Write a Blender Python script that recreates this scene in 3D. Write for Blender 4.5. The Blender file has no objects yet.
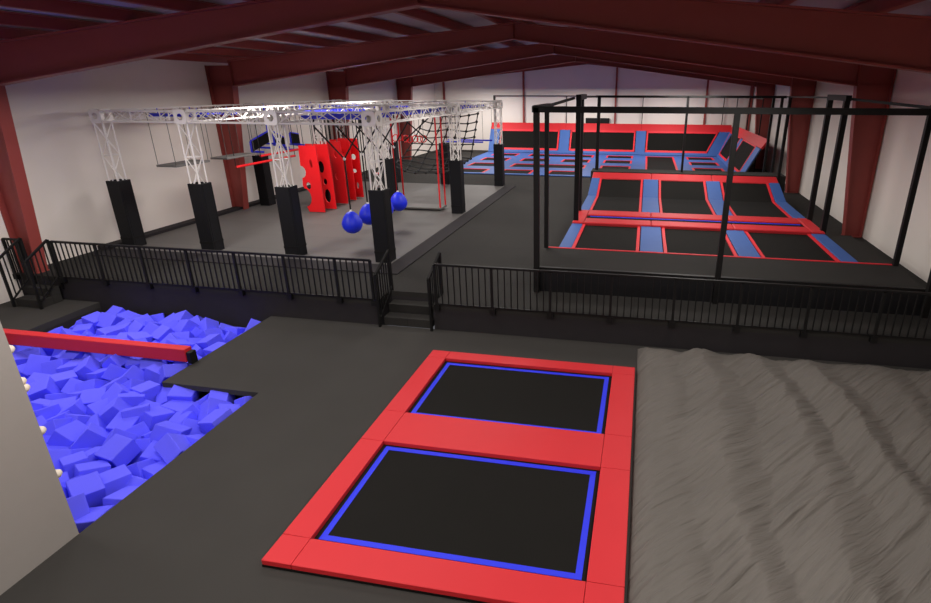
import bpy, bmesh, math, random
from mathutils import Vector, Matrix, Euler
random.seed(7)
C = bpy.context.scene.collection
D = 0.60          # height of the upper deck
RX = -4.225       # ridge line of the roof
WL, WR = -15.32, 6.88
YB, YF = -3.7, 40.45

# ------------------------------------------------------------------ materials
def mat(name, col, rough=0.6, metal=0.0, var=0.06, nscale=6.0, bump=0.0, bscale=60.0, spec=0.4, sheen=0.0):
    m = bpy.data.materials.new(name); m.use_nodes = True
    nt = m.node_tree; b = nt.nodes['Principled BSDF']
    b.inputs['Roughness'].default_value = rough
    b.inputs['Metallic'].default_value = metal
    b.inputs['Specular IOR Level'].default_value = spec
    tc = nt.nodes.new('ShaderNodeTexCoord')
    n = nt.nodes.new('ShaderNodeTexNoise'); n.inputs['Scale'].default_value = nscale; n.inputs['Detail'].default_value = 4
    nt.links.new(tc.outputs['Object'], n.inputs['Vector'])
    mx = nt.nodes.new('ShaderNodeMix'); mx.data_type = 'RGBA'
    mx.inputs['A'].default_value = tuple(c*(1-var) for c in col)+(1,)
    mx.inputs['B'].default_value = tuple(min(1, c*(1+var)) for c in col)+(1,)
    nt.links.new(n.outputs['Fac'], mx.inputs['Factor'])
    nt.links.new(mx.outputs['Result'], b.inputs['Base Color'])
    if bump:
        n2 = nt.nodes.new('ShaderNodeTexNoise'); n2.inputs['Scale'].default_value = bscale; n2.inputs['Detail'].default_value = 3
        nt.links.new(tc.outputs['Object'], n2.inputs['Vector'])
        bp = nt.nodes.new('ShaderNodeBump'); bp.inputs['Strength'].default_value = bump; bp.inputs['Distance'].default_value = 0.02
        nt.links.new(n2.outputs['Fac'], bp.inputs['Height']); nt.links.new(bp.outputs['Normal'], b.inputs['Normal'])
    return m

M = {}
M['wall'] = mat('white_insulated_wall', (.82, .755, .70), .85, var=.02, nscale=1.5, bump=.1, bscale=25)
M['climb'] = mat('grey_plywood_wall', (.30, .275, .255), .8, var=.03)
M['ceil'] = mat('roof_insulation', (.48, .44, .47), .85, var=.04)
M['steel'] = mat('red_oxide_steel', (.275, .050, .042), .5, var=.06, nscale=3)
M['carpet'] = mat('black_carpet', (.040, .037, .034), .9, var=.12, nscale=1.2, bump=.25, bscale=220, spec=.2)
M['deck'] = mat('black_deck_carpet', (.027, .025, .023), .9, var=.12, nscale=.9, bump=.25, bscale=220, spec=.2)
M['skirt'] = mat('black_skirt', (.026, .023, .025), .8, var=.1, spec=.15)
M['gmat'] = mat('grey_vinyl_mat', (.115, .108, .103), .55, var=.14, nscale=.5, spec=.3)
M['black'] = mat('black_painted_metal', (.006, .0055, .0055), .55, var=.05, spec=.22)
M['pad_black'] = mat('black_vinyl_wrap', (.006, .006, .0075), .55, var=.1, spec=.25)
M['mesh'] = mat('black_trampoline_mesh', (.0085, .0078, .0068), .85, var=.12, nscale=2, bump=.2, bscale=300, spec=.12)
M['red'] = mat('red_vinyl_pad', (.56, .020, .027), .55, var=.04, nscale=2, spec=.3)
M['redtrim'] = mat('red_webbing', (.72, .015, .03), .6, var=.02)
M['redplastic'] = mat('red_plastic', (.85, .012, .018), .4, var=.02)
M['bluepad'] = mat('blue_vinyl_pad', (.045, .115, .36), .6, var=.08, nscale=3, spec=.3)
M['bluetrim'] = mat('blue_webbing', (.016, .028, .75), .6, var=.03)
M['foam'] = mat('blue_foam', (.125, .122, 1.0), .9, var=.07, nscale=3, bump=.2, bscale=120, spec=.1)
M['ball'] = mat('blue_vinyl_ball', (.012, .03, .80), .45, var=.05)
M['bluebar'] = mat('blue_painted_steel', (.03, .04, .85), .4, var=.03)
M['alu'] = mat('brushed_aluminium', (.86, .82, .79), .5, metal=.1, var=.04)
M['rope'] = mat('black_rope', (.012, .012, .012), .8)
M['greyrope'] = mat('dark_grey_cable', (.10, .095, .09), .6)
M['greyboard'] = mat('grey_board', (.15, .142, .135), .6)
M['hold'] = mat('cream_climbing_hold', (.75, .66, .55), .6)
M['strap'] = mat('red_strap', (.80, .012, .018), .6)

# airbag fabric: crossing creases
def airbag_mat():
    m = bpy.data.materials.new('grey_airbag_fabric'); m.use_nodes = True
    nt = m.node_tree; b = nt.nodes['Principled BSDF']; L = nt.links
    b.inputs['Roughness'].default_value = .75; b.inputs['Specular IOR Level'].default_value = .25
    tc = nt.nodes.new('ShaderNodeTexCoord')
    n = nt.nodes.new('ShaderNodeTexNoise'); n.inputs['Scale'].default_value = .8; n.inputs['Detail'].default_value = 3
    L.new(tc.outputs['Object'], n.inputs['Vector'])
    cr = nt.nodes.new('ShaderNodeMix'); cr.data_type = 'RGBA'
    cr.inputs['A'].default_value = (.105, .094, .084, 1); cr.inputs['B'].default_value = (.14, .126, .113, 1)
    L.new(n.outputs['Fac'], cr.inputs['Factor']); L.new(cr.outputs['Result'], b.inputs['Base Color'])
    rt = nt.nodes.new('ShaderNodeVectorRotate'); rt.rotation_type = 'Z_AXIS'; rt.inputs['Angle'].default_value = math.radians(-45)
    L.new(tc.outputs['Object'], rt.inputs['Vector'])
    mp = nt.nodes.new('ShaderNodeMapping'); mp.inputs['Scale'].default_value = (.8, 8, 1)
    L.new(rt.outputs['Vector'], mp.inputs['Vector'])
    w = nt.nodes.new('ShaderNodeTexNoise'); w.inputs['Scale'].default_value = 1.5; w.inputs['Detail'].default_value = 5; w.inputs['Distortion'].default_value = .5
    L.new(mp.outputs['Vector'], w.inputs['Vector'])
    bp = nt.nodes.new('ShaderNodeBump'); bp.inputs['Strength'].default_value = .7; bp.inputs['Distance'].default_value = .07
    L.new(w.outputs['Fac'], bp.inputs['Height']); L.new(bp.outputs['Normal'], b.inputs['Normal'])
    return m
M['airbag'] = airbag_mat()
# carpet rolls: faint seams and slight tone steps from roll to roll
def seams(m, w, h, rot):
    nt = m.node_tree; b = nt.nodes['Principled BSDF']; L = nt.links
    src = b.inputs['Base Color'].links[0].from_socket
    tc = nt.nodes.new('ShaderNodeTexCoord')
    vr = nt.nodes.new('ShaderNodeVectorRotate'); vr.rotation_type = 'Z_AXIS'; vr.inputs['Angle'].default_value = rot
    L.new(tc.outputs['Object'], vr.inputs['Vector'])
    br = nt.nodes.new('ShaderNodeTexBrick'); br.inputs['Scale'].default_value = 1
    br.inputs['Brick Width'].default_value = w; br.inputs['Row Height'].default_value = h; br.inputs['Mortar Size'].default_value = .012
    br.inputs['Color1'].default_value = (1, 1, 1, 1); br.inputs['Color2'].default_value = (.88, .88, .88, 1); br.inputs['Mortar'].default_value = (.68, .68, .68, 1)
    L.new(vr.outputs['Vector'], br.inputs['Vector'])
    mx = nt.nodes.new('ShaderNodeMix'); mx.data_type = 'RGBA'; mx.blend_type = 'MULTIPLY'; mx.inputs['Factor'].default_value = 1
    L.new(src, mx.inputs['A']); L.new(br.outputs['Color'], mx.inputs['B']); L.new(mx.outputs['Result'], b.inputs['Base Color'])
seams(M['deck'], 3.0, 1.5, 0); seams(M['gmat'], 5.0, 1.5, 0)

# ------------------------------------------------------------------ mesh builder
class MB:
    def __init__(s): s.v = []; s.f = []
    def add(s, vs, fs):
        o = len(s.v); s.v += [tuple(v) for v in vs]; s.f += [tuple(i+o for i in f) for f in fs]; return s
    def box(s, x0, x1, y0, y1, z0, z1):
        return s.add([(x0,y0,z0),(x1,y0,z0),(x1,y1,z0),(x0,y1,z0),(x0,y0,z1),(x1,y0,z1),(x1,y1,z1),(x0,y1,z1)],
                     [(0,3,2,1),(4,5,6,7),(0,1,5,4),(1,2,6,5),(2,3,7,6),(3,0,4,7)])
    def bar(s, a, b, w, h=None, up=(0,0,1)):
        h = w if h is None else h
        a = Vector(a); b = Vector(b); d = (b-a).normalized(); u = Vector(up)
        if abs(d.dot(u)) > .98: u = Vector((0,1,0))
        r = d.cross(u).normalized(); u = r.cross(d)
        P = []
        for p in (a, b):
            for i, j in ((-1,-1),(1,-1),(1,1),(-1,1)): P.append(p + r*(i*w/2) + u*(j*h/2))
        return s.add(P, [(0,1,2,3),(7,6,5,4),(0,4,5,1),(1,5,6,2),(2,6,7,3),(3,7,4,0)])
    def tube(s, pts, r, n=8, closed=False):
        pts = [Vector(p) for p in pts]; N = len(pts); o = len(s.v); prev = None
        for i, p in enumerate(pts):
            if closed: d = pts[(i+1) % N]-pts[i-1]
            else: d = pts[min(i+1, N-1)]-pts[max(i-1, 0)]
            d.normalize()
            if prev is None:
                u = Vector((0,0,1)) if abs(d.z) < .9 else Vector((1,0,0))
            else: u = prev
            a = d.cross(u).normalized(); u = a.cross(d).normalized(); prev = u
            for k in range(n):
                t = 2*math.pi*k/n; s.v.append(tuple(p + a*(r*math.cos(t)) + u*(r*math.sin(t))))
        for i in range(N if closed else N-1):
            j = (i+1) % N
            for k in range(n):
                l = (k+1) % n; s.f.append((o+i*n+k, o+i*n+l, o+j*n+l, o+j*n+k))
        if not closed:
            s.f.append(tuple(o+k for k in range(n))[::-1]); s.f.append(tuple(o+(N-1)*n+k for k in range(n)))
        return s
    def prism(s, poly, axis, a, b):
        # poly: list of 2-D points in the two remaining axes (in x,y,z order)
        def P(q, t):
            if axis == 'x': return (t, q[0], q[1])
            if axis == 'y': return (q[0], t, q[1])
            return (q[0], q[1], t)
        n = len(poly)
        vs = [P(q, a) for q in poly]+[P(q, b) for q in poly]
        fs = [tuple(range(n)), tuple(range(2*n-1, n-1, -1))]+[(i, i+n, (i+1) % n+n, (i+1) % n) for i in range(n)]
        return s.add(vs, fs)
    def lathe(s, prof, c, n=20):
        o = len(s.v); cx, cy, cz = c
        for r, z in prof:
            for k in range(n):
                t = 2*math.pi*k/n; s.v.append((cx+r*math.cos(t), cy+r*math.sin(t), cz+z))
        for i in range(len(prof)-1):
            for k in range(n):
                l = (k+1) % n; s.f.append((o+i*n+k, o+i*n+l, o+(i+1)*n+l, o+(i+1)*n+k))
        s.f.append(tuple(o+k for k in range(n))[::-1]); s.f.append(tuple(o+(len(prof)-1)*n+k for k in range(n)))
        return s
    def build(s, name, m, parent=None, bevel=0, smooth=False, seg=2):
        off = Vector((0,0,0)); p = parent
        while p is not None: off += Vector(p.location); p = p.parent
        me = bpy.data.meshes.new(name)
        me.from_pydata([tuple(Vector(v)-off) for v in s.v], [], s.f)
        bm = bmesh.new(); bm.from_mesh(me); bmesh.ops.recalc_face_normals(bm, faces=bm.faces); bm.to_mesh(me); bm.free()
        me.materials.append(m)
        o = bpy.data.objects.new(name, me); C.objects.link(o)
        if parent is not None: o.parent = parent
        if smooth:
            for f in me.polygons: f.use_smooth = True
        if bevel:
            b = o.modifiers.new('bevel', 'BEVEL'); b.width = bevel; b.segments = seg; b.limit_method = 'ANGLE'
        return o

def tag(o, label, cat, group=None, kind=None):
    o['label'] = label; o['category'] = cat
    if group: o['group'] = group
    if kind: o['kind'] = kind
    return o
def thing(name, label, cat, loc=(0,0,0), group=None):
    o = bpy.data.objects.new(name, None); C.objects.link(o); o.location = loc; o.empty_display_size = .1
    return tag(o, label, cat, group)
def struct(name, mb, m, **k):
    o = mb.build(name, m, **k); o['kind'] = 'structure'; return o
def dup(root, loc=None, rot=None, label=None):
    r = root.copy(); C.objects.link(r)
    if loc is not None: r.location = loc
    if rot is not None: r.rotation_euler = rot
    if label: r['label'] = label
    for ch in list(root.children):
        c = ch.copy(); C.objects.link(c); c.parent = r
        for g in ch.children:
            d = g.copy(); C.objects.link(d); d.parent = c
    return r

# ================================================================== SHELL
def roofz(x): return 6.86 - .0975*abs(x-RX) + .24
T = .2
eave = roofz(WL)
struct('wall_left', MB().box(WL-T, WL, YB-T, YF+T, -1.4, eave+.1), M['wall'])
struct('wall_right', MB().box(WR, WR+T, YB-T, YF+T, -1.4, eave+.1), M['wall'])
gab = [(WL, -1.4), (WR, -1.4), (WR, eave), (RX, roofz(RX)), (WL, eave)]
struct('wall_back', MB().prism(gab, 'y', YF, YF+T), M['wall'])
struct('wall_front', MB().prism(gab, 'y', YB-T, YB), M['wall'])
cz = MB()
cz.prism([(WL-T, roofz(WL-T)), (RX, roofz(RX)), (RX, roofz(RX)+.12), (WL-T, roofz(WL-T)+.12)], 'y', YB-T, YF+T)
cz.prism([(WR+T, roofz(WR+T)), (RX, roofz(RX)), (RX, roofz(RX)+.12), (WR+T, roofz(WR+T)+.12)], 'y', YB-T, YF+T)
struct('ceiling', cz, M['ceil'])

# lower floor around the foam pit, pit, deck
PX0, PX1, PX2 = -13.05, -8.30, -6.34
PY0, PY1, PY2 = 4.03, 7.29, 10.38
fl = MB()
fl.box(PX2, WR, YB, 10.4, -.14, 0)
fl.box(PX1, PX2, PY1, 10.4, -.10, 0)
fl.box(WL, PX0, PY0, 10.4, -.14, 0)
fl.box(WL, PX2, YB, PY0, -.14, 0)
struct('floor', fl, M['carpet'])
pit = MB()
pit.box(PX0-.12, PX2+.12, PY0-.15, 10.4, -1.45, -1.3)
pit.box(PX0-.12, PX0, PY0, 10.4, -1.3, -.14)
pit.box(PX2, PX2+.12, PY0, PY1, -1.3, -.14)
pit.box(PX0, PX2, PY0-.15, PY0, -1.3, -.14)
pit.box(PX1+.55, PX1+.65, PY1+.45, 10.4, -1.3, -.14)
pit.box(PX1+.55, PX2+.1, PY1+.35, PY1+.45, -1.3, -.14)
struct('wall_pit', pit, M['skirt'])
# legs under the jutting platform
for i, (x, y) in enumerate(((PX1+.25, PY1+.15), (-7.1, PY1+.15))):
    struct('trim_%d' % (i+1), MB().box(x-.06, x+.06, y-.06, y+.06, -1.3, -.14), M['black'])

# upper deck with cut-out for the stairs
dk = MB()
SX0, SX1 = -5.55, -4.28
dk.box(WL, SX0, 10.4, YF, .48, D)
dk.box(SX0, SX1, 11.0, YF, .48, D)
dk.box(SX1, WR, 10.4, YF, .48, D)
struct('floor_deck', dk, M['deck'])
fs = MB()
fs.box(WL, SX0, 10.4, 10.5, -1.3, .48)
fs.box(SX1, WR, 10.4, 10.5, -.14, .48)
fs.box(SX0-.1, SX0, 10.5, 11.1, -.14, .48); fs.box(SX1, SX1+.1, 10.5, 11.1, -.14, .48); fs.box(SX0, SX1, 11.0, 11.1, -.14, .48)
struct('wall_deck_front', fs, M['skirt'])
# climbing wall block on the near end of the pit
struct('wall_climbing', MB().box(WL, PX2, 2.2, PY0-.01, 0, 4.6), M['climb'])

# ------------------------------------------------------------------ steel frames
def isec(mb, pts_out, pts_in, y, w=.28, tw=.02, tf=.035):
    # I-section whose web lies in the x-z plane at y; outer and inner flange polylines
    n = len(pts_out)
    for i in range(n-1):
        a, b, c, d = pts_out[i], pts_out[i+1], pts_in[i+1], pts_in[i]
        mb.prism([a, b, c, d], 'y', y-tw/2, y+tw/2)
        for p, q in ((a, b), (d, c)):
            mb.bar((p[0], y, p[1]), (q[0], y, q[1]), w, tf, up=(0, 0, 1) if abs(p[0]-q[0]) > abs(p[1]-q[1]) else (1, 0, 0))
frames = [2.9, 10.65, 18.3, 26.1, 34.0]
ordn = ['nearest the camera', 'over the front fence', 'second from the front fence', 'third from the front fence', 'farthest back before the gable wall']
where_l = ['beside the climbing wall', 'behind the stair at the far left corner of the foam pit', 'behind the hanging grey boards', 'behind the row of red holed panels', 'behind the black cargo net']
where_r = ['beside the grey airbag', 'at the right end of the front fence', 'beside the caged trampolines', 'beside the rear cage posts', 'beside the far red pads']
for i, y in enumerate(frames):
    z0 = D if y > 10.4 else 0
    if i > 0 or True:
        for sgn, wx, wh in ((1, WL+.03, where_l[i]), (-1, WR-.05, where_r[i])):
            mb = MB(); isec(mb, [(wx, z0+.02), (wx, 5.03), (wx, 5.72)], [(wx+sgn*.46, z0+.02), (wx+sgn*.92, 5.03), (wx+sgn*.92, 5.72)], y)
            mb.box(min(wx, wx+sgn*.5), max(wx, wx+sgn*.5), y-.15, y+.15, z0, z0+.02)
            mb.bar((wx, y, 5.05), (wx+sgn*.92, y, 5.05), .27, .02)
            o = thing('steel_column', 'tapered dark red steel wall column '+wh, 'column', (wx, y, z0))
            mb.build('column_shaft', M['steel'], o)
    L = WL+.95; R = WR-.97
    mb = MB()
    isec(mb, [(L, 5.87), (RX, 6.86), (R, 5.87)], [(L, 5.05), (RX, 6.42), (R, 5.05)], y)
    for xx in (L+.01, RX, R-.01):
        mb.box(xx-.012, xx+.012, y-.13, y+.13, 5.05 if xx != RX else 6.42, 5.87 if xx != RX else 6.86)
    o = mb.build('roof_rafter', M['steel'])
    tag(o, 'dark red tapered steel roof rafter, the one '+ordn[i], 'rafter')
# purlins running the length of the roof
k = 0
px = [RX+s*(.30+1.48*j) for s in (-1, 1) for j in range(8)]
for x in px:
    if not (WL+.1 < x < WR-.1): continue
    zt = roofz(x)-.005
    mb = MB(); s = 1 if x > RX else -1
    mb.box(x-.012, x+.012, YB+.02, YF-.02, zt-.225, zt-.02)
    mb.box(min(x, x+s*.16), max(x, x+s*.16), YB+.02, YF-.02, zt-.235, zt-.22)
    mb.box(min(x, x-s*.10), max(x, x-s*.10), YB+.02, YF-.02, zt-.03, zt-.015)
    o = mb.build('roof_purlin', M['steel'])
    tag(o, 'long dark red steel purlin running front to back under the roof', 'purlin', 'roof purlins')
# gable posts
gl = {-14.6:'leftmost, beside the corner', -8.67:'left of the roof ridge', -2.15:'just right of the ridge line', 3.9:'near the right end'}
for x, w in gl.items():
    mb = MB(); y = YF-.08
    zt = roofz(x)-.3
    mb.box(x-.06, x+.06, y-.07, y-.055, D, zt); mb.box(x-.06, x+.06, y+.055, y+.07, D, zt); mb.box(x-.01, x+.01, y-.06, y+.06, D, zt)
    tag(mb.build('gable_post', M['steel']), 'slim dark red steel post on the back gable wall, '+w, 'post')
# end rafter against the gable
mb = MB(); y = YF-.12
isec(mb, [(WL+.1, roofz(WL)-.28), (RX, roofz(RX)-.26), (WR-.1, roofz(WR)-.28)], [(WL+.1, roofz(WL)-.62), (RX, roofz(RX)-.6), (WR-.1, roofz(WR)-.62)], y, w=.16)
tag(mb.build('gable_rafter', M['steel']), 'slim dark red end rafter against the back gable wall', 'rafter')
for x, w in ((WR-.14, 'right'),):
    tag(MB().box(x-.1, x+.08, YF-.3, YF-.04, D, 5.4).build('corner_post', M['steel']), 'dark red steel post in the far right corner of the hall', 'post')

# black box on the gable wall
t = thing('wall_speaker', 'long flat black box mounted on the back gable wall above the red pads', 'wall box', (-3.35, YF-.2, 2.85))
MB().box(-4.18, -2.52, YF-.26, YF-.06, 2.62, 2.98).build('housing', M['black'], t, bevel=.02)
MB().box(-3.6, -3.1, YF-.07, YF, 2.7, 2.9).build('bracket', M['black'], t)

# ================================================================== DECK FENCES
def fence(t, A, B, zb, zt, posts, nb, pw=.05, foot=None, brackets=True):
    """A,B xy; zb/zt functions of parameter; builds rails, posts, balusters"""
    A = Vector(A); B = Vector(B)
    def P(u, z): q = A.lerp(B, u); return (q.x, q.y, z)
    MB().bar(P(0, zt(0)), P(1, zt(1)), .05, .045).build('top_rail', M['black'], t)
    MB().bar(P(0, zb(0)), P(1, zb(1)), .035, .03).build('bottom_rail', M['black'], t)
    for u in posts:
        q = P(u, 0); z0 = foot(u) if foot else zb(u)-.12
        p = MB().box(q[0]-pw/2, q[0]+pw/2, q[1]-pw/2, q[1]+pw/2, z0, zt(u)).build('post', M['black'], t)
        if brackets:
            MB().box(q[0]-.06, q[0]+.06, q[1]-.03, 10.40, z0-.03, z0+.10).build('bracket', M['black'], p)
    us = []
    for w0, w1 in zip(posts[:-1], posts[1:]):
        m_ = max(1, int(round((w1-w0)*(B-A).length/(.137 if nb > 20 else .11))))
        us += [w0+(w1-w0)*(i+1)/m_ for i in range(m_-1)]
    for u in us:
        q = P(u, 0)
        MB().box(q[0]-.011, q[0]+.011, q[1]-.011, q[1]+.011, zb(u), zt(u)).build('baluster', M['black'], t)
FY = 10.335
t = thing('guard_fence', 'long black metal guard fence right of the middle steps, above the grey airbag', 'fence', (-4.18, FY, D))
xs = [-4.17+1.235*i for i in range(9)]
L = 6.80+4.17
fence(t, (-4.17, FY), (6.80, FY), lambda u: .64, lambda u: 1.52, [(x-xs[0])/L for x in xs]+[1.0], 80)
t = thing('guard_fence', 'long black metal guard fence above the back edge of the blue foam pit', 'fence', (-13.88, FY, D))
xs = [-13.86+1.235*i for i in range(7)]
L = 13.86-5.62
fence(t, (-13.86, FY), (-5.62, FY), lambda u: .64, lambda u: 1.53, [(x-xs[0])/L for x in xs]+[1.0], 60)
t = thing('guard_fence', 'short black metal guard fence between the left wall and the corner stair', 'fence', (-15.0, FY, D))
fence(t, (-15.27, FY), (-14.84, FY), lambda u: .64, lambda u: 1.53, [0, 1], 4)
# stair handrails (slope down toward the camera)
def stair_rail(lab, x, y0, y1, x1=None):
    x1 = x if x1 is None else x1
    t = thing('stair_handrail', lab, 'handrail', (x, y0, 0))
    fence(t, (x, y0), (x1, y1), lambda u: .16+.55*u, lambda u: 1.2+.36*u, [0, 1], 7, brackets=False, foot=lambda u: 0 if u < .5 else D)
stair_rail('sloping black metal handrail on the left side of the middle steps', SX0+.03, 10.30, 11.05)
stair_rail('sloping black metal handrail on the right side of the middle steps', SX1-.03, 10.30, 11.05)
def stair_rail2(lab, x):
    t = thing('stair_handrail', lab, 'handrail', (x, 9.55, 0))
    fence(t, (x, 9.76), (x, 10.36), lambda u: .16+.48*u, lambda u: 1.2+.36*u, [0, 1], 7, brackets=False, foot=lambda u: 0 if u < .5 else .3)
stair_rail2('sloping black metal handrail of the corner stair, on the foam pit side', -13.98)
stair_rail2('sloping black metal handrail of the corner stair, nearest the left wall', -14.78)
# steps
t = thing('stair_steps', 'black carpeted middle steps up to the deck between the two long fences', 'steps', ((SX0+SX1)/2, 10.7, 0))
MB().box(SX0+.08, SX1-.08, 10.41, 10.99, 0, .2).build('step', M['deck'], t, bevel=.01)
MB().box(SX0+.08, SX1-.08, 10.70, 10.99, .2, .4).build('step', M['deck'], t, bevel=.01)
t = thing('stair_steps', 'black carpeted corner stair up to the deck beside the left wall', 'steps', (-14.38, 10.1, 0))
MB().box(-14.75, -14.02, 9.80, 10.32, 0, .2).build('step', M['deck'], t, bevel=.01)
MB().box(-14.75, -14.02, 10.08, 10.32, .2, .4).build('step', M['deck'], t, bevel=.01)

# ================================================================== SUNKEN TRAMPOLINES
TX0, TX1, TY0, TY1 = -3.875, .095, 3.99, 9.25
t = thing('floor_trampoline', 'red padded floor trampoline unit with two black beds edged in blue', 'trampoline', ((TX0+TX1)/2, (TY0+TY1)/2, 0))
MB().box(TX0, TX1, TY0, TY1, 0.0, .03).build('base_frame', M['black'], t)
bx0, bx1 = -3.49, -.33
rows = [(4.40, 6.27), (7.05, 8.93)]
ph = .10
def pad(x0, x1, y0, y1, nm='pad', m='red', z0=.03, z1=ph):
    g = .002
    return MB().box(x0+g, x1-g, y0+g, y1-g, z0, z1).build(nm, M[m], t, bevel=.008)
ys = [TY0, rows[0][0]-.02, rows[0][1], rows[1][0], rows[1][1]+.02, TY1]
for i in range(5):
    for a, b in ((TX0, bx0-.02), (bx1+.02, TX1)):
        pad(a, b, ys[i], ys[i+1], 'corner_pad' if i in (0, 4) else 'side_pad')
pad(bx0-.02, bx1+.02, ys[0], ys[1], 'end_pad')
pad(bx0-.02, bx1+.02, ys[4], ys[5], 'end_pad')
pad(bx0-.02, bx1+.02, ys[2], ys[3], 'middle_pad')
for y0, y1 in rows:
    b = MB().box(bx0-.02, bx1+.02, y0-.02, y1, .028, .034).build('bed', M['mesh'], t)
    bb = MB(); w = .075; e = .035
    bb.box(bx0+e, bx1-e, y0+e, y0+e+w, .034, .040); bb.box(bx0+e, bx1-e, y1-e-w, y1-e, .034, .040)
    bb.box(bx0+e, bx0+e+w, y0+e+w, y1-e-w, .034, .040); bb.box(bx1-e-w, bx1-e, y0+e+w, y1-e-w, .034, .040)
    bb.build('blue_webbing_border', M['bluetrim'], b)

# ================================================================== AIRBAG
def airbag():
    from mathutils import noise
    x0, x1, y0, y1 = .13, 6.35, 1.2, 10.28
    nx, ny = 240, 340; vs = []; fs = []
    for j in range(ny+1):
        for i in range(nx+1):
            u = i/nx; v = j/ny; x = x0+(x1-x0)*u; y = y0+(y1-y0)*v
            # creases run at 45 degrees, long soft valleys run front to back
            a = (x+y)*.7071; c = (x-y)*.7071
            st = noise.noise(Vector((a*.55, c*5.5, 3.1)))*.6+noise.noise(Vector((a*1.1, c*13, 7.7)))*.4
            st2 = noise.noise(Vector((a*.9, c*26, 1.3)))
            drift = .35*noise.noise(Vector((x*.5, y*.45, 9.2)))
            p = (x+drift+.20*st)/.98
            q = (p-.02) % 1.0
            tri = q/.56 if q < .56 else (1-q)/.44
            tri = tri*tri*(3-2*tri)*.5+tri*.5
            side = max(0, min(1, (x-.55)/.6))
            z = .10+.15*tri*side*(.95+.9*noise.noise(Vector((x*.8, y*.35, 4)))) + .07*(1-side) + .035*st+.012*st2
            d = min(x-x0, x1-x, y1-y)
            e = max(0, min(1, d/.30)); z = max(.012, z*math.sin(e*math.pi/2)**.8)
            k = max(0, (v-.93)/.07)
            vs.append((x, y-.05*k*(1+math.sin(x*2.6)), z))
    n = nx+1
    for j in range(ny):
        for i in range(nx): fs.append((j*n+i, j*n+i+1, (j+1)*n+i+1, (j+1)*n+i))
    o = len(vs)
    ring = [i for i in range(n)]+[j*n+nx for j in range(1, ny+1)]+[ny*n+i for i in range(nx-1, -1, -1)]+[j*n for j in range(ny-1, 0, -1)]
    for r in ring: vs.append((vs[r][0], vs[r][1], 0.0))
    m = len(ring)
    for a in range(m): b = (a+1) % m; fs.append((ring[a], o+a, o+b, ring[b]))
    mb = MB(); mb.add(vs, fs); ob = mb.build('landing_airbag', M['airbag'], smooth=True)
    tag(ob, 'large grey creased fabric airbag lying flat right of the red floor trampoline', 'airbag')
airbag()

# ================================================================== FOAM PIT
meshes = []
for i in range(8):
    a, b, c = [random.uniform(.165, .215) for _ in range(3)]
    mb = MB().box(-a, a, -b, b, -c*.8, c*.8)
    o = mb.build('foam_cube', M['foam'], bevel=.012, seg=2); meshes.append(o)
protos = meshes; cnt = 0
def place(x, y, z):
    global cnt
    p = protos[cnt % 8]
    o = p if cnt < 8 else p.copy()
    if cnt >= 8: C.objects.link(o)
    cnt += 1
    o.location = (x, y, z)
    o.rotation_euler = (random.gauss(0, .5), random.gauss(0, .5), random.uniform(0, math.pi))
    tag(o, 'blue foam cube lying loose in the foam pit', 'foam cube', 'foam cubes in the pit')
def fill(x0, x1, y0, y1, st):
    nx = max(1, int(round((x1-x0)/st))); ny = max(1, int(round((y1-y0)/st)))
    for j in range(ny):
        for i in range(nx):
            x = x0+(i+.5+random.uniform(-.22, .22))*(x1-x0)/nx; y = y0+(j+.5+random.uniform(-.22, .22))*(y1-y0)/ny
            x = min(x1-.02, max(x0+.02, x)); y = min(y1, max(y0, y))
            place(x, y, -.27+random.uniform(-.10, .12)+.05*math.sin(x*1.3+y))
fill(PX0+.22, PX2-.12, PY0+.24, PY1+.10, .365)
fill(PX0+.22, PX1-.10, PY1+.25, PY2-.14, .37)
# cubes beneath the top layer
mb = MB()
for j in range(16):
    for i in range(19):
        x = PX0+.3+i*.345; y = PY0+.3+j*.385
        if x > PX2-.3 or y > 10.1 or (y > PY1-.05 and x > PX1-.3): continue
        R = Euler((random.gauss(0, .35), random.gauss(0, .35), random.uniform(0, 3.1))).to_matrix()
        b = MB().box(-.18, .18, -.18, .18, -.15, .15)
        mb.add([R @ Vector(v)+Vector((x, y, -.66+random.uniform(-.06, .06))) for v in b.v], b.f)
tag(mb.build('foam_cube_bed', M['foam']), 'blue foam cubes packed deeper down beneath the top cubes of the pit', 'foam', kind='stuff')

# balance beam
t = thing('balance_beam', 'long red padded balance beam spanning the blue foam pit', 'beam', (-10.8, 8.05, 0))
MB().box(-13.6, -8.37, 7.97, 8.15, .04, .31).build('beam_pad', M['red'], t, bevel=.015)
MB().box(-8.37, -8.27, 7.98, 8.14, .0, .25).build('end_cap', M['black'], t, bevel=.02)
MB().box(-13.5, -13.3, 7.99, 8.13, 0, .06).build('foot', M['black'], t)

# climbing holds on the wall face toward the pit
lab = 'small cream climbing hold bolted to the grey wall above the foam pit'
hb = None
hx = [(-6.43, 2.416), (-6.43, 2.034), (-6.415, 1.955), (-6.405, 1.415), (-6.40, .833), (-7.0, 1.7), (-7.5, 1.1), (-8.1, 1.9), (-8.8, 1.3), (-9.6, 2.2), (-7.2, 2.9)]
for i, (x, z) in enumerate(hx):
    if hb is None:
        mb = MB(); mb.lathe([(.045, 0), (.055, .02), (.05, .05), (.03, .08), (.008, .09)], (0, 0, 0), 12)
        hb = mb.build('climbing_hold', M['hold'], smooth=True); o = hb
    else:
        o = hb.copy(); C.objects.link(o)
    o.location = (x, PY0-.01, z); o.rotation_euler = (-math.pi/2, random.uniform(0, 3), 0)
    tag(o, lab, 'climbing hold', 'climbing holds')

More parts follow.
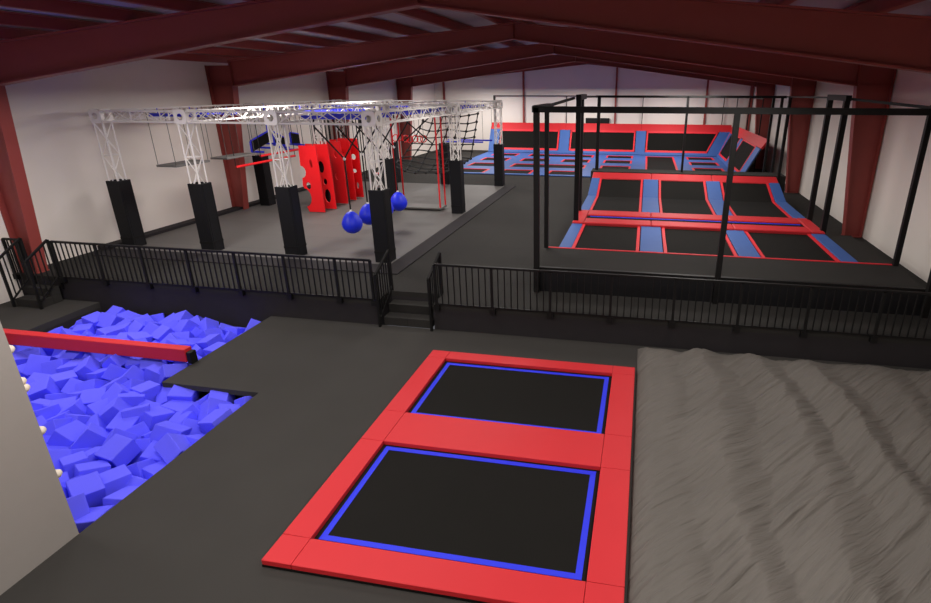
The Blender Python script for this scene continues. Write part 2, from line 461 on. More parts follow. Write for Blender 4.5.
# ================================================================== NINJA COURSE MAT
MX0, MX1, MY0, MY1 = -14.95, -6.37, 12.75, 25.2
tag(MB().box(MX0, MX1, MY0, MY1, D, D+.035).build('floor_mat', M['gmat'], bevel=.01), 'large grey vinyl floor mat under the aluminium truss rig', 'mat')
t = thing('mat_border', 'black carpeted border strip around the grey mat under the truss rig', 'mat border', (-10.6, 19, D))
MB().box(WL+.02, MX0, 12.6, MY1, D, D+.12).build('border_strip', M['skirt'], t, bevel=.01)
MB().box(MX0, MX1+.5, 12.1, MY0, D, D+.03).build('border_strip', M['skirt'], t)
MB().box(MX1, MX1+.5, MY0, MY1+.2, D, D+.03).build('border_strip', M['skirt'], t)

# ================================================================== TRUSS RIG
t = thing('truss_rig', 'silver aluminium box truss rig standing on black padded columns over the grey mat', 'truss rig', (-10.5, 19.2, D))
TXs = [-14.52, -11.90, -9.28, -6.63]; TYs = [13.08, 19.2, 25.3]
Zb, Zt = 4.12, 4.44; H = .16
def lattice(mb, a, b, ra=.021, rl=.013, step=.45):
    a = Vector(a); b = Vector(b); d = (b-a); Ln = d.length; d.normalize()
    u = Vector((0,0,1)) if abs(d.z) < .9 else Vector((0,1,0))
    r = d.cross(u).normalized(); u = r.cross(d)
    cs = [r*i*(H-ra)+u*j*(H-ra) for i, j in ((-1,-1),(1,-1),(1,1),(-1,1))]
    for c in cs: mb.tube([a+c, b+c], ra, 6)
    n = max(1, int(round(Ln/step))); s = Ln/n
    for q in range(4):
        c0, c1 = cs[q], cs[(q+1) % 4]
        for i in range(n):
            p0 = a+d*(i*s); p1 = a+d*((i+1)*s)
            mb.tube([p0+(c0 if (i+q) % 2 else c1), p1+(c1 if (i+q) % 2 else c0)], rl, 5)
        for i in range(0, n+1, 2):
            mb.tube([a+d*(i*s)+c0, a+d*(i*s)+c1], rl, 5)
    return mb
def cornerblock(x, y):
    mb = MB(); z = (Zb+Zt)/2; e = .18; th = .012
    def plate(cx, cy, ax):
        n = 16; r = .085; o = len(mb.v)
        sq = []
        for k in range(n):
            tt = 2*math.pi*(k+.5)/n; c_, s_ = math.cos(tt), math.sin(tt); m_ = max(abs(c_), abs(s_)); sq.append((e*c_/m_, e*s_/m_))
        ci = [(r*math.cos(2*math.pi*(k+.5)/n), r*math.sin(2*math.pi*(k+.5)/n)) for k in range(n)]
        for off in (-th/2, th/2):
            for p in sq+ci:
                mb.v.append((x+p[0], cy+off, z+p[1]) if ax == 'y' else (cx+off, y+p[0], z+p[1]))
        for k in range(n):
            l = (k+1) % n
            mb.f.append((o+k, o+l, o+n+l, o+n+k)); mb.f.append((o+2*n+k, o+3*n+k, o+3*n+l, o+2*n+l))
            mb.f.append((o+k, o+2*n+k, o+2*n+l, o+l)); mb.f.append((o+n+k, o+n+l, o+3*n+l, o+3*n+k))
    plate(0, y-e, 'y'); plate(0, y+e, 'y'); plate(x-e, 0, 'x'); plate(x+e, 0, 'x')
    mb.box(x-e, x+e, y-e, y+e, Zt-.005, Zt+.005); mb.box(x-e, x+e, y-e, y+e, Zb-.005, Zb+.005)
    return mb
cols = [(i, 0) for i in range(4)]+[(0, 1), (1, 1), (2, 1), (3, 1), (0, 2), (1, 2), (2, 2), (3, 2)]
for i, j in cols:
    x, y = TXs[i], TYs[j]
    cb = cornerblock(x, y).build('corner_block', M['alu'], t)
    lattice(MB(), (x, y, D+.03), (x, y, Zb)).build('truss_column', M['alu'], t)
    mb = MB(); w = .205
    pt = 2.55
    for q in range(4):   # four folded pads wrapped round the column, open at the top
        c_, s_ = [(1,0),(0,1),(-1,0),(0,-1)][q]
        if c_: mb.box(x+min(c_*w, c_*(w-.05)), x+max(c_*w, c_*(w-.05)), y-w+.052, y+w-.052, D+.03, pt)
        else: mb.box(x-w, x+w, y+min(s_*w, s_*(w-.05)), y+max(s_*w, s_*(w-.05)), D+.03, pt)
    p = mb.build('column_pad', M['pad_black'], t, bevel=.012)
    MB().box(x-w-.004, x+w+.004, y-w-.004, y+w+.004, D+.28, D+.34).build('pad_strap', M['black'], p)
for j in range(3):
    for i in range(3):
        lattice(MB(), (TXs[i]+.17, TYs[j], (Zb+Zt)/2), (TXs[i+1]-.17, TYs[j], (Zb+Zt)/2)).build('truss_beam', M['alu'], t)
for i in range(4):
    for j in range(2):
        lattice(MB(), (TXs[i], TYs[j]+.17, (Zb+Zt)/2), (TXs[i], TYs[j+1]-.17, (Zb+Zt)/2)).build('truss_beam', M['alu'], t)

# blue crossbars slung inside the truss
def ladder(lab, x0, x1, y0, y1, z, along='x', step=.35):
    t = thing('monkey_bars', lab, 'monkey bars', ((x0+x1)/2, (y0+y1)/2, z))
    if along == 'x':
        for y in (y0, y1): MB().bar((x0, y, z), (x1, y, z), .05, .09).build('side_rail', M['bluebar'], t)
        n = int((x1-x0)/step)
        for i in range(1, n): MB().tube([(x0+i*step, y0, z), (x0+i*step, y1, z)], .02, 8).build('rung', M['bluebar'], t)
        for x in (x0+.3, x1-.3):
            for y in (y0, y1): MB().tube([(x, y, z), (x, y, Zt)], .012, 6).build('hanger', M['bluebar'], t)
    else:
        for x in (x0, x1): MB().bar((x, y0, z), (x, y1, z), .05, .09).build('side_rail', M['bluebar'], t)
        n = int((y1-y0)/step)
        for i in range(1, n): MB().tube([(x0, y0+i*step, z), (x1, y0+i*step, z)], .02, 8).build('rung', M['bluebar'], t)
        for y in (y0+.3, y1-.3):
            for x in (x0, x1): MB().tube([(x, y, z), (x, y, Zt)], .012, 6).build('hanger', M['bluebar'], t)
ladder('blue monkey bar ladder hung across the left bay of the truss rig', -14.1, -12.2, 14.2, 15.4, 4.26)
ladder('blue monkey bar ladder hung across the second bay of the truss rig', -11.6, -9.6, 17.3, 18.5, 4.26)
ladder('blue monkey bar ladder hung in the right bay near the front truss beam', -9.0, -6.95, 13.8, 14.9, 4.26)
ladder('blue monkey bar ladder hung across the middle row of the truss rig', -14.0, -9.4, 20.6, 21.8, 4.30)
ladder('blue monkey bar ladder running back along the right side of the truss rig', -7.9, -7.1, 16.0, 24.8, 4.26, 'y')

# swinging grey boards
def board(lab, x0, x1, y0, y1, z):
    t = thing('hanging_board', lab, 'swing board', ((x0+x1)/2, (y0+y1)/2, z))
    MB().box(x0, x1, y0, y1, z-.03, z+.03).build('board', M['greyboard'], t, bevel=.008)
    for x in (x0+.03, x1-.03):
        for y in (y0+.04, y1-.04):
            MB().tube([(x, y, z+.03), (x, y, Zt)], .009, 5).build('cable', M['greyrope'], t)
board('grey hanging board nearest the left front column of the truss rig', -13.62, -12.97, 13.55, 14.85, 2.90)
board('grey hanging board behind the other one, in front of the red wall column', -13.55, -12.95, 15.55, 16.95, 2.88)
# red bars slung on ropes
def hbar(lab, x, y0, y1, z, m='redplastic', nm='hanging_bar', r=.04, cat='hanging bar', rope='rope'):
    t = thing(nm, lab, cat, (x, (y0+y1)/2, z))
    MB().tube([(x, y0, z), (x, y1, z)], r, 10).build('bar', M[m], t, smooth=False)
    for y in (y0, y1): MB().tube([(x, y, z-.05), (x, y, Zb)], .012, 6).build('cord', M[rope], t)
hbar('long red bar hung from cords beside the grey hanging boards', -13.1, 16.06, 19.3, 2.55)
hbar('red bar hung higher, running toward the red holed panels', -13.1, 17.35, 20.8, 2.76)
hbar('short red bar hung low behind the red holed panels', -10.9, 21.4, 22.4, 1.62)

# black swinging panels with blue frames
def flap(lab, y0, y1, za, zb, h, x=-14.1):
    t = thing('angled_board', lab, 'angled board', (x, (y0+y1)/2, min(za, zb)-h))
    q = [(y0, za), (y1, zb), (y1, zb-h), (y0, za-h)]
    MB().prism(q, 'x', x-.04, x+.04).build('panel', M['mesh'], t)
    fr = MB()
    for a, b in ((0, 1), (3, 0)):
        fr.bar((x+.01, q[a][0], q[a][1]), (x+.01, q[b][0], q[b][1]), .09, .045, up=(1, 0, 0))
    fr.build('frame', M['bluebar'], t)
    for f_ in (.1, .5, .9):
        yy, zz = y0+f_*(y1-y0), za+f_*(zb-za)-h-.04
        MB().tube([(x-.1, yy, zz), (x+.4, yy, zz)], .035, 8).build('foot_bar', M['bluebar'], t)
    for y, z in ((y0, za), (y1, zb)):
        MB().tube([(x, y, z), (x, y, Zt)], .03 if y == 19.3 else .01, 6).build('hanger', M['bluebar'] if y == 19.3 else M['greyrope'], t)
flap('black angled board framed in blue, the first hanging right of the red wall column', 18.25, 19.3, 3.15, 3.42, .36)
flap('black angled board framed in blue, the middle one of the three in the truss rig', 19.6, 20.2, 3.38, 3.12, .42)
flap('black angled board framed in blue, nearest the red holed panels', 20.65, 21.2, 3.28, 3.18, .40)
# ropes behind the panels
tr = None
xr = [-14.0+.205*i for i in range(14)]
for i, x in enumerate(xr):
    if tr is None:
        tr = thing('climbing_rope', 'thin black rope hanging from the truss behind the red holed panels', 'rope', (x, 22.3, 1.5), 'hanging ropes')
        MB().tube([(x, 22.3, 1.5), (x, 22.3, 4.2)], .022, 6).build('rope', M['rope'], tr)
        MB().lathe([(.02, 0), (.05, .03), (.05, .08), (.02, .12)], (x, 22.3, 1.4), 10).build('knot', M['rope'], tr)
    else:
        dup(tr, (x, 22.3+random.uniform(-.2, .2), 1.5+random.uniform(-.15, .15)))

# red holed panels (cut with real holes)
def holed_panel(lab, i, x0, y, w, h, holes, cut):
    t = thing('holed_panel', lab, 'holed panel', (x0+w/2, y, 0))
    th = .045
    # outline in x-z with a bite at left
    out = [(x0+.10, D+.06), (x0+w, D+.06+.0), (x0+w, D+h*.55), (x0+w-.03, D+h), (x0+.02, D+h), (x0, D+h*.78)]
    bite = []
    n0 = len(out)
    cz_, r = D+h*.62, .22
    for k in range(7):
        a = math.pi/2-math.pi*k/6; bite.append((x0+.0+r*.8*math.cos(a), cz_+r*math.sin(a)))
    out += bite
    out += [(x0-.02, D+h*.42)]
    cz2 = D+h*.24
    for k in range(7):
        a = math.pi/2-math.pi*k/6; out.append((x0+.02+.24*math.cos(a), cz2+.34*math.sin(a)))
    if i: out = [(x0-.10, D+.06)]+out[1:5]+[(x0-.10, D+h)]; out = [out[0], out[1], out[2], out[3], out[5]]
    bm = bmesh.new()
    ov = [bm.verts.new((p[0], 0, p[1])) for p in out]; edges = [bm.edges.new((ov[a], ov[(a+1) % len(ov)])) for a in range(len(ov))]
    for hx_, hz_, rx, rz in holes:
        hv = [bm.verts.new((x0+hx_+rx*math.cos(2*math.pi*k/14), 0, D+hz_+rz*math.sin(2*math.pi*k/14))) for k in range(14)]
        edges += [bm.edges.new((hv[a], hv[(a+1) % 14])) for a in range(14)]
    bmesh.ops.triangle_fill(bm, edges=edges, use_beauty=True)
    r_ = bmesh.ops.extrude_face_region(bm, geom=bm.faces[:])
    bmesh.ops.translate(bm, verts=[v for v in r_['geom'] if isinstance(v, bmesh.types.BMVert)], vec=(0, th, 0))
    bmesh.ops.recalc_face_normals(bm, faces=bm.faces)
    me = bpy.data.meshes.new('panel'); 
    for v in bm.verts: v.co += Vector((0, y, 0))-Vector(t.location)
    bm.to_mesh(me); bm.free(); me.materials.append(M['redplastic'])
    o = bpy.data.objects.new('panel', me); C.objects.link(o); o.parent = t
    for xx in (x0+w*.3, x0+w*.8):
        MB().tube([(xx, y+th/2, D+h-.05), (xx, y+th/2, Zb)], .012, 6).build('hanger', M['greyrope'], t)
HH = [[(.42, 1.82, .06, .15), (.20, 1.02, .10, .13)],
      [(.42, 1.62, .13, .22), (.52, 1.08, .08, .12), (.55, .55, .13, .26), (.28, 2.0, .06, .12)],
      [(.45, 1.12, .08, .14), (.5, 1.95, .07, .12)],
      [(.48, 1.08, .09, .16), (.45, 1.9, .08, .10)],
      [(.50, 1.15, .10, .08), (.52, 1.72, .11, .12), (.58, .55, .05, .14)]]
desc = ['nearest the fence and farthest left', 'second in the row, with a big oval hole', 'middle one of the row of five', 'fourth in the row', 'last and farthest right in the row']
PP = [(-12.19, 18.2, .72), (-12.20, 18.82, .83), (-12.22, 19.85, .76), (-12.26, 20.6, .76), (-12.26, 21.2, .78)]
for i in range(5):
    x0, y, w = PP[i]
    holed_panel('red plastic climbing panel with cut-out holes, '+desc[i], i, x0, y, w, 2.45, HH[i], None)

# ball swings
def pear(c):
    R = .285
    prof = []
    for k in range(15):
        a = -math.pi/2+math.pi*k/14; r = R*math.cos(a); z = R*math.sin(a)
        if z > 0: z *= 1.25; r *= (1-.18*(z/(R*1.25)))
        prof.append((max(r, .004), z))
    return MB().lathe(prof, c, 24)
bt = None
by = [14.0, 14.95, 15.95, 16.95]
bl = ['nearest the camera', 'left edge showing beside the black column', 'right edge showing beside the column', 'farthest back and right of the column']
for i, y in enumerate(by):
    lab = 'blue ball swing on a forked black rope, '+bl[i]
    if bt is None:
        bt = thing('ball_swing', lab, 'ball swing', (-8.02, y, 1.37), 'ball swings')
        b = pear((-8.02, y, 1.37)).build('ball', M['ball'], bt, smooth=True)
        MB().tube([(-8.02, y, 1.68), (-8.02, y, 3.17)], .022, 8).build('rope', M['rope'], bt)
        MB().lathe([(.02, 0), (.035, .02), (.035, .07), (.015, .1)], (-8.02, y, 1.68), 10).build('swivel', M['alu'], bt)
        for dx in (-.74, .60):
            MB().tube([(-8.02, y, 3.17), (-8.02+dx, y-.05, 4.0), (-8.02+dx, y-.05, 4.2)], .022, 6).build('fork_rope', M['rope'], bt)
        MB().lathe([(.015, -.05), (.04, -.02), (.04, .02), (.015, .05)], (-8.02, y, 3.17), 10).build('shackle', M['alu'], bt)
    else: dup(bt, (-8.02+.03*i, y, 1.40), None, lab)

# swing platform on red straps
t = thing('strap_swing', 'low grey swing board hung from four long red straps', 'swing', (-8.2, 19.6, .75))
MB().box(-9.1, -7.34, 19.25, 19.92, .70, .76).build('board', M['greyboard'], t, bevel=.01)
for x in (-9.06, -7.38):
    for y in (19.30, 19.87):
        MB().bar((x, y, .72), (x, y, 4.15), .055, .02).build('strap', M['strap'], t)

# rings
rt = None
for i in range(7):
    x = -9.72+.2*i; lab = 'red hanging ring in a row of rings beside the cargo net'
    y = 21+.0*i
    if rt is None:
        rt = thing('hanging_ring', lab, 'ring', (x, y, 3.12), 'red rings')
        MB().tube([(x+.125*math.cos(a*math.pi/10), y+.04*math.sin(a*math.pi/10), 3.12+.125*math.sin(a*math.pi/10)) for a in range(20)], .020, 6, closed=True).build('ring', M['redplastic'], rt)
        MB().tube([(x, y, 3.24), (x, y, 4.2)], .008, 5).build('cord', M['greyrope'], rt)
    else: dup(rt, (x, y+random.uniform(-.1, .1), 3.12+random.uniform(-.06, .06)), (0, 0, random.uniform(-.3, .5)))

# cargo net: a slung trough of rope
def netp(u, v):
    # u across (left-right), v from the upper back edge, down, then forward and up a little
    xl = -10.1+ .0; 
    sag = math.sin(math.pi*u)
    if v < .6:
        w = v/.6; x = (-9.75-1.15*w**1.4)*(1-u)+(-7.28-.35*w)*u; y = 24.3-.2*w; z = 3.92-.15*sag*(1-w)-1.95*w
    else:
        w = (v-.6)/.4; x = (-10.9+.3*w)*(1-u)+(-7.63-.1*w)*u; y = 24.1-1.6*w; z = 1.97-.38*sag*math.sin(w*math.pi/1.6)-.12*w
    z -= .06*math.sin(u*9)*math.sin(v*8)
    return (x, y, z)
t = thing('cargo_net', 'black knotted cargo net slung at the back of the truss rig', 'cargo net', (-9, 24, 2))
nn = MB()
U, V = 6, 10
for i in range(U+1): nn.tube([netp(i/U, k/28) for k in range(29)], .026, 5)
for j in range(V+1): nn.tube([netp(k/20, j/V) for k in range(21)], .026, 5)
nn.build('net', M['rope'], t)
kn = MB()
for i in range(U+1):
    for j in range(V+1):
        x, y, z = netp(i/U, j/V); kn.lathe([(.015, -.06), (.06, -.025), (.06, .025), (.015, .06)], (x, y, z), 6)
kk = kn.build('knots', M['rope'], t); kk['kind'] = 'stuff'
for u, v in ((0, 0), (.33, 0), (.66, 0), (1, 0), (0, 1), (1, 1)):
    p = netp(u, v); MB().tube([p, (p[0], p[1]+(.6 if v == 0 else 0), 4.2)], .014, 5).build('hanger', M['rope'], t)
# crossed black ropes in the right bay
for k_, (a, b, lb) in enumerate((((-8.3, 18.4, 4.1), (-7.2, 18.4, 3.2), 'leaning one way'), ((-7.2, 18.5, 4.1), (-8.3, 18.5, 3.2), 'leaning the other way'))):
    tag(MB().tube([a, b], .022, 6).build('slack_rope', M['rope']), 'black rope slung diagonally by the red straps, crossing another, '+lb, 'rope')
# blue bars at the back
t = thing('trapeze_bars', 'pair of blue bars hung on cords behind the cargo net', 'trapeze bars', (-8, 25.8, 2.6))
for y, z, x1 in ((25.7, 2.66, -7.05), (25.2, 2.62, -7.35)):
    MB().tube([(-9.2, y, z), (x1, y, z)], .035, 8).build('bar', M['bluebar'], t)
    for x in (-9.1, x1): MB().tube([(x, y, z), (x, y, 4.3)], .008, 5).build('cord', M['greyrope'], t)

# ================================================================== CAGED TRAMPOLINE COURT
PZ = 1.17
t = thing('trampoline_court', 'raised black trampoline court with red and blue pads inside the black cage', 'trampoline court', (1.6, 17, D))
CX0, CX1 = -1.98, 5.08
MB().box(-2.28, 5.82, 11.66, 13.27, D, PZ).build('front_platform', M['deck'], t, bevel=.01)
MB().box(-2.30, 5.84, 11.62, 11.66, D, PZ-.10).build('skirt', M['pad_black'], t)
MB().box(-2.30, 5.84, 11.61, 11.70, PZ-.10, PZ+.01).build('nosing', M['black'], t)
MB().box(-2.28, 5.82, 13.27, 13.33, D, PZ+.012).build('front_trim', M['redtrim'], t)
MB().box(CX0, CX1, 13.33, 20.55, D, 1.10).build('base', M['skirt'], t)
beds = [(-1.58, -.04), (.72, 2.32), (3.02, 4.62)]
blues = [(CX0, -1.66), (.06, .62), (2.42, 2.92), (4.72, CX1)]
TZ = 1.145
Yfs, Yfe = 13.33, 15.98
BK, TOPB, ZTB = 20.6, 22.05, 1.58    # break line, top of sloped beds
def slab(pts, x0, x1, th):
    """strip along x between x0,x1 following the y-z polyline"""
    mb = MB()
    top = [(y, z) for y, z in pts]; bot = [(y, z-th) for y, z in reversed(pts)]
    return mb.prism(top+bot, 'x', x0, x1)
prof_f = [(Yfs, TZ), (Yfe, TZ)]
prof_b = [(17.72, TZ), (BK, TZ)]
prof_s = [(BK, TZ), (TOPB, ZTB)]
def up(p, d): return [(y, z+d) for y, z in p]
for a, b in beds:
    slab(prof_f, a, b, .03).build('bed', M['mesh'], t)
    slab(prof_b, a, b, .03).build('bed', M['mesh'], t)
    slab(prof_s, a, b, .03).build('sloped_bed', M['mesh'], t)
    for x0, x1 in ((a-.075, a+.005), (b-.005, b+.075)):
        slab(up(prof_f, .03), x0, x1, .06).build('red_edging', M['redtrim'], t)
        slab(up(prof_b+prof_s[1:], .03), x0, x1, .06).build('red_edging', M['redtrim'], t)
for a, b in blues:
    slab(up(prof_f, .04), a, b, .07).build('blue_pad', M['bluepad'], t, bevel=.012)
    slab(up(prof_b, .04), a, b, .07).build('blue_pad', M['bluepad'], t, bevel=.012)
    slab(up(prof_s, .04), a, b, .07).build('blue_wall_pad', M['bluepad'], t, bevel=.012)
# red divider
BZ = 1.235
xs3 = [CX0, .34, 2.67, CX1]
for i in range(3):
    e0 = .35 if i == 0 else 0; e1 = .35 if i == 2 else 0
    MB().box(xs3[i]+e0+.003, xs3[i+1]-e1-.003, 15.95, 16.56, 1.11, BZ).build('divider_pad', M['red'], t, bevel=.03)
    MB().box(xs3[i]+e0+.003, xs3[i+1]-e1-.003, 17.06, 17.74, 1.11, BZ).build('divider_pad', M['red'], t, bevel=.03)
for a, b in ((CX0, CX0+.345), (CX1-.345, CX1)):
    MB().box(a, b, 15.95, 17.74, 1.11, BZ).build('divider_pad', M['red'], t, bevel=.03)
MB().box(CX0+.35, CX1-.35, 16.56, 17.06, 1.12, 1.195).build('divider_bed', M['mesh'], t)
MB().box(CX0+.45, CX1-.42, 16.90, 16.97, 1.195, 1.205).build('blue_stripe', M['bluetrim'], t)
# top pads of the sloped beds and the black back ledge
for i in range(3):
    slab([(TOPB-.02, ZTB+.03), (22.62, 1.77)], xs3[i]+(.0 if i else -.0)+.003, xs3[i+1]-.003, .12).build('top_pad', M['red'], t, bevel=.03)
MB().prism([(BK-.02, D), (23.25, D), (23.25, 1.74), (22.60, 1.74), (TOPB, ZTB-.06), (BK-.02, 1.10)], 'x', CX0+.02, CX1-.02).build('back_support', M['skirt'], t)
MB().box(CX0-.1, CX1+.35, 22.64, 23.6, D, 1.79).build('back_ledge', M['deck'], t)
# right side ledge, black, between the court and the wall
MB().box(CX1, 5.82, 13.33, 16.2, D, 1.12).build('side_ledge', M['deck'], t)

# cage
t = thing('safety_cage', 'black square-tube cage of tall posts around the raised trampoline court', 'cage', (1.6, 17, D))
def post(x, y, z0, z1, w=.12): return MB().box(x-w/2, x+w/2, y-w/2, y+w/2, z0, z1).build('post', M['black'], t, bevel=.008)
def rail(a, b, w=.11): return MB().bar(a, b, w).build('top_rail', M['black'], t)
post(-2.215, 11.56, D, 4.62, .12); post(5.82, 11.56, D, 4.62, .13); post(1.72, 11.56, D+.0, 4.58, .11)
rail((-2.3, 11.56, 4.58), (5.88, 11.56, 4.58), .12)
post(-2.29, 13.25, PZ, 4.62, .10); post(5.82, 13.25, PZ, 4.62, .11)
rail((-2.24, 11.56, 4.60), (-2.24, 13.25, 4.60), .11); rail((5.82, 11.56, 4.60), (5.82, 13.25, 4.60), .11)
for x in (CX0+.09, CX1-.0):
    post(x, 16.2, D, 4.78, .14); post(x-(.07 if x < 0 else 0), 17.6, D, 4.78, .14)
    rail((x, 16.08, 4.74), (x, 17.69, 4.74), .14)
rail((-2.24, 13.25, 4.60), (CX0-.04, 16.15, 4.72), .06); rail((5.82, 13.25, 4.60), (CX1+.05, 16.15, 4.72), .06)
post(CX0+.10, 23.1, 1.79, 4.68, .13); post(1.55, 23.1, 1.79, 4.68, .09); 
post(CX1+.05, 22.5, D, 4.70, .11); post(CX1+.05, 23.75, D, 4.68, .10); post(CX1+.05, 25.3, D, 4.66, .10)
rail((CX0-.04, 23.1, 4.66), (CX1+.05, 23.1, 4.66), .09)
rail((CX0-.04, 17.62, 4.73), (CX0+.02, 23.1, 4.66), .07)
rail((CX1+.05, 17.62, 4.73), (CX1+.05, 25.3, 4.64), .05)

# ================================================================== FAR COURT
FZ = .66
t = thing('wall_trampoline_court', 'far blue and black trampoline court with slanted wall beds topped by red pads', 'trampoline court', (-3, 34, D))
fx0, fx1, fy0, fy1 = -11.05, 4.80, 28.75, 38.95
cc = [(-10.25, -8.50), (-7.68, -5.93), (-5.05, -3.30), (-2.44, -.70), (.13, 1.95), (2.75, 4.45)]
rr = [(29.05, 30.45), (31.6, 33.0), (34.25, 35.65), (36.9, 38.2)]
base = MB()
MB().box(fx0, fx1, fy0, fy1, D, FZ-.05).build('base', M['skirt'], t)
# blue pad lattice
xe = [fx0]+[v for c in cc for v in c]+[fx1]
for i in range(0, len(xe), 2):
    if i == 4:
        for y0, y1 in ((fy0, rr[1][0]), (rr[1][1], rr[3][0]), (rr[3][1], fy1)):
            MB().box(xe[i], xe[i+1], y0, y1, FZ-.05, FZ).build('blue_pad', M['bluepad'], t, bevel=.01)
        continue
    MB().box(xe[i], xe[i+1], fy0, fy1, FZ-.05, FZ).build('blue_pad', M['bluepad'], t, bevel=.01)
ye = [fy0]+[v for r in rr for v in r]+[fy1]
for ci, (a, b) in enumerate(cc):
    for i in range(0, len(ye), 2):
        if ci == 4 and 1 < i < 8: continue
        MB().box(a, b, ye[i], ye[i+1], FZ-.05, FZ).build('blue_pad', M['bluepad'], t, bevel=.01)
    segs = rr if ci != 4 else [rr[0], (rr[1][0], rr[3][1])]
    a_, b_ = a, b
    for y0, y1 in segs:
        a, b = a_, b_
        long_ = ci in (1, 2) and (y0, y1) in (rr[1], rr[3])
        if long_ and ci == 2: continue
        if long_: b = cc[2][1]
        bd = MB().box(a, b, y0, y1, FZ-.045, FZ-.03).build('bed', M['mesh'], t)
        e = MB(); w = .11
        e.box(a, a+w, y0, y1, FZ-.03, FZ+.006); e.box(b-w, b, y0, y1, FZ-.03, FZ+.006)
        e.box(a+w, b-w, y1-.06, y1, FZ-.03, FZ+.006)
        e.build('red_edging', M['redtrim'], bd)
# slanted back wall: point on the plane by height
def bw(x, z): 
    w = (z-FZ)/(2.62-FZ); return (x, 39.0+1.15*w, z)
def quad(nm, m, pts, th, nrm):
    n = Vector(nrm).normalized()*th
    mb = MB(); P = [Vector(p) for p in pts]
    mb.add(P+[p-n for p in P], [(0,1,2,3),(7,6,5,4),(0,4,5,1),(1,5,6,2),(2,6,7,3),(3,7,4,0)])
    return mb.build(nm, M[m], t)
nb = (0, -1.96, 1.15)
wx0, wx1 = -11.0, 4.85
def wall_x(z): return 4.85+.50*(z-FZ)
quad('back_backing', 'skirt', [bw(wx0, FZ-.05), bw(4.9, FZ-.05), bw(5.7, 2.2), bw(wx0, 2.2)], .05, nb)
pans = [(-10.15, -6.05, -10.15, -6.05), (-5.08, -.75, -5.08, -.75), (.17, 4.05, .20, 4.78)]
off = Vector((0, -.06, .03))
def bo(x, z, d=1): return Vector(bw(x, z))+off*d
z1, z2 = .92, 2.14
for a0, b0, a1, b1 in pans:
    bd = quad('wall_bed', 'mesh', [bo(a0, z1, .3), bo(b0, z1, .3), bo(b1, z2, .3), bo(a1, z2, .3)], .02, nb)
    w = .09
    for P in ([(a0-w, z1-.1), (b0+w, z1-.1), (b0+w*.3, z1+.02), (a0-w*.3, z1+.02)],
              [(a1-w*.3, z2-.1), (b1+w*.3, z2-.1), (b1+w, z2+.02), (a1-w, z2+.02)],
              [(a0-w, z1-.1), (a0+.01, z1-.1), (a1+.01, z2+.02), (a1-w, z2+.02)],
              [(b0-.01, z1-.1), (b0+w, z1-.1), (b1+w, z2+.02), (b1-.01, z2+.02)]):
        quad('red_edging', 'redtrim', [bo(x, z, .9) for x, z in P], .03, nb)
# blue wall pads between and below
for a0, b0, a1, b1 in ((wx0, -10.3, wx0, -10.3), (-5.92, -5.22, -5.92, -5.22), (-.61, .03, -.61, .06), (4.18, 4.86, 4.92, wall_x(2.16)-.02)):
    quad('blue_wall_pad', 'bluepad', [bo(a0, z1-.1, .8), bo(b0, z1-.1, .8), bo(b1, z2+.02, .8), bo(a1, z2+.02, .8)], .05, nb)
quad('blue_wall_pad', 'bluepad', [bo(wx0, FZ, .8), bo(4.80, FZ, .8), bo(4.9, z1-.1, .8), bo(wx0, z1-.1, .8)], .05, nb)
# red top pads
tx = [-11.0, -5.57, -.28, 5.70]
for i in range(3):
    quad('top_pad', 'red', [(tx[i], 39.86, z2+.04), (tx[i+1]-.01, 39.86, z2+.04), (tx[i+1]-.01, 40.18, 2.62), (tx[i], 40.18, 2.62)], .08, (0, -.48, .32))
# slanted right wing
def ww(y, z, d=0): return Vector((4.82+.50*(z-FZ)-.05*d, y, z+.02*d))
nw = (-1, 0, .5)
wy0, wy1 = 28.8, 39.0
quad('wing_backing', 'skirt', [ww(wy1, FZ-.05), ww(wy0, FZ-.05), ww(wy0, 2.2), ww(wy1+1, 2.2)], .05, nw)
for (y0, y1) in ((30.1, 33.9), (35.0, 38.4)):
    quad('wall_bed', 'mesh', [ww(y1, z1, .4), ww(y0, z1, .4), ww(y0, z2, .4), ww(y1+.8*(y1 > 38), z2, .4)], .02, nw)
    w = .14
    ky = .8*(y1 > 38)
    for P in ([(y1+w, z1-.1), (y0-w, z1-.1), (y0-w, z1), (y1+w, z1)], [(y1+w+ky, z2), (y0-w, z2), (y0-w, z2+.06), (y1+w+ky, z2+.06)],
              [(y0, z1-.1), (y0-w, z1-.1), (y0-w, z2), (y0, z2)], [(y1+w, z1-.1), (y1, z1-.1), (y1+ky, z2), (y1+w+ky, z2)]):
        quad('red_edging', 'redtrim', [ww(y, z, .9) for y, z in P], .03, nw)
for y0, y1, ky in ((wy0+.05, 29.92, 0), (34.05, 34.85, 0), (38.56, 38.98, .9)):
    quad('blue_wall_pad', 'bluepad', [ww(y1, z1-.1, .8), ww(y0, z1-.1, .8), ww(y0, z2+.04, .8), ww(y1+ky, z2+.04, .8)], .05, nw)
quad('blue_wall_pad', 'bluepad', [ww(wy1, FZ, .8), ww(wy0, FZ, .8), ww(wy0, z1-.1, .8), ww(wy1, z1-.1, .8)], .05, nw)
quad('top_pad', 'red', [(5.56, 40.1, z2+.08), (5.56, wy0, z2+.08), (5.86, wy0, 2.64), (5.80, 40.1, 2.64)], .10, (-.5, 0, .3))
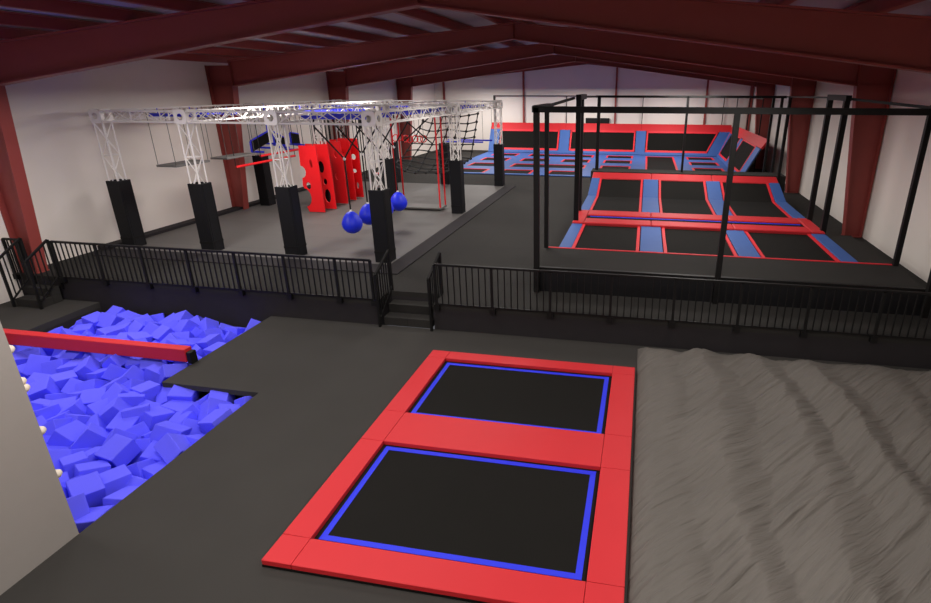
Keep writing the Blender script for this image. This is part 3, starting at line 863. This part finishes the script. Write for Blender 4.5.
# thin netting frame of the far court
t = thing('net_frame', 'thin black pole frame standing behind the far blue court', 'net frame', (-2.5, 40.05, D))
for i, x in enumerate((-10.8, -5.55, -.28, 5.05, 5.9)):
    w = .11 if i == 0 else .05
    MB().box(x-w/2, x+w/2, 40.20, 40.20+w, D, 4.46).build('pole', M['black'], t)
MB().bar((-10.85, 40.22, 4.44), (5.95, 40.22, 4.44), .06).build('top_rail', M['black'], t)
for y, x in ((36.0, 5.98), (32.0, 5.98)):
    MB().box(x-.03, x+.03, y-.03, y+.03, D, 4.44).build('pole', M['black'], t)
MB().bar((5.98, 40.2, 4.43), (5.98, 32.0, 4.43), .05).build('top_rail', M['black'], t)

# ================================================================== LIGHTS
def area(x, y, z, sx, sy, e, col=(1, .95, .895)):
    l = bpy.data.lights.new('hall_light', 'AREA'); l.shape = 'RECTANGLE'; l.size = sx; l.size_y = sy; l.energy = e; l.color = col
    o = bpy.data.objects.new('hall_light', l); C.objects.link(o); o.location = (x, y, z); return o
for y in (-1.0, 4.4, 9.6, 16.1, 22.2, 28.6, 36.8):
    for x, e in ((-10.8, 212), (-4.3, 165), (1.7, 150)):
        area(x, y, 4.97, 1.8, 1.8, e*(1.7 if y > 36 else .72 if y == 9.6 and x > -5 else 1))

w = bpy.data.worlds.new('world'); bpy.context.scene.world = w; w.use_nodes = True
w.node_tree.nodes['Background'].inputs[0].default_value = (.5, .5, .55, 1); w.node_tree.nodes['Background'].inputs[1].default_value = .2

# ================================================================== CAMERA
cam = bpy.data.cameras.new('camera'); co = bpy.data.objects.new('camera', cam); C.objects.link(co)
co.location = (0, 0, 5.0)
co.rotation_euler = (math.pi/2-.354054, 0, .185714)
cam.sensor_fit = 'HORIZONTAL'; cam.sensor_width = 36; cam.lens = 547.18/931*36
cam.shift_x = -(538.57-465.5)/931; cam.shift_y = (289.63-301.5)/931
cam.clip_start = .05; cam.clip_end = 200
bpy.context.scene.camera = co
vs = bpy.context.scene.view_settings
vs.view_transform = 'Standard'; vs.look = 'None'; vs.gamma = 1; vs.use_curve_mapping = False; vs.exposure = 0
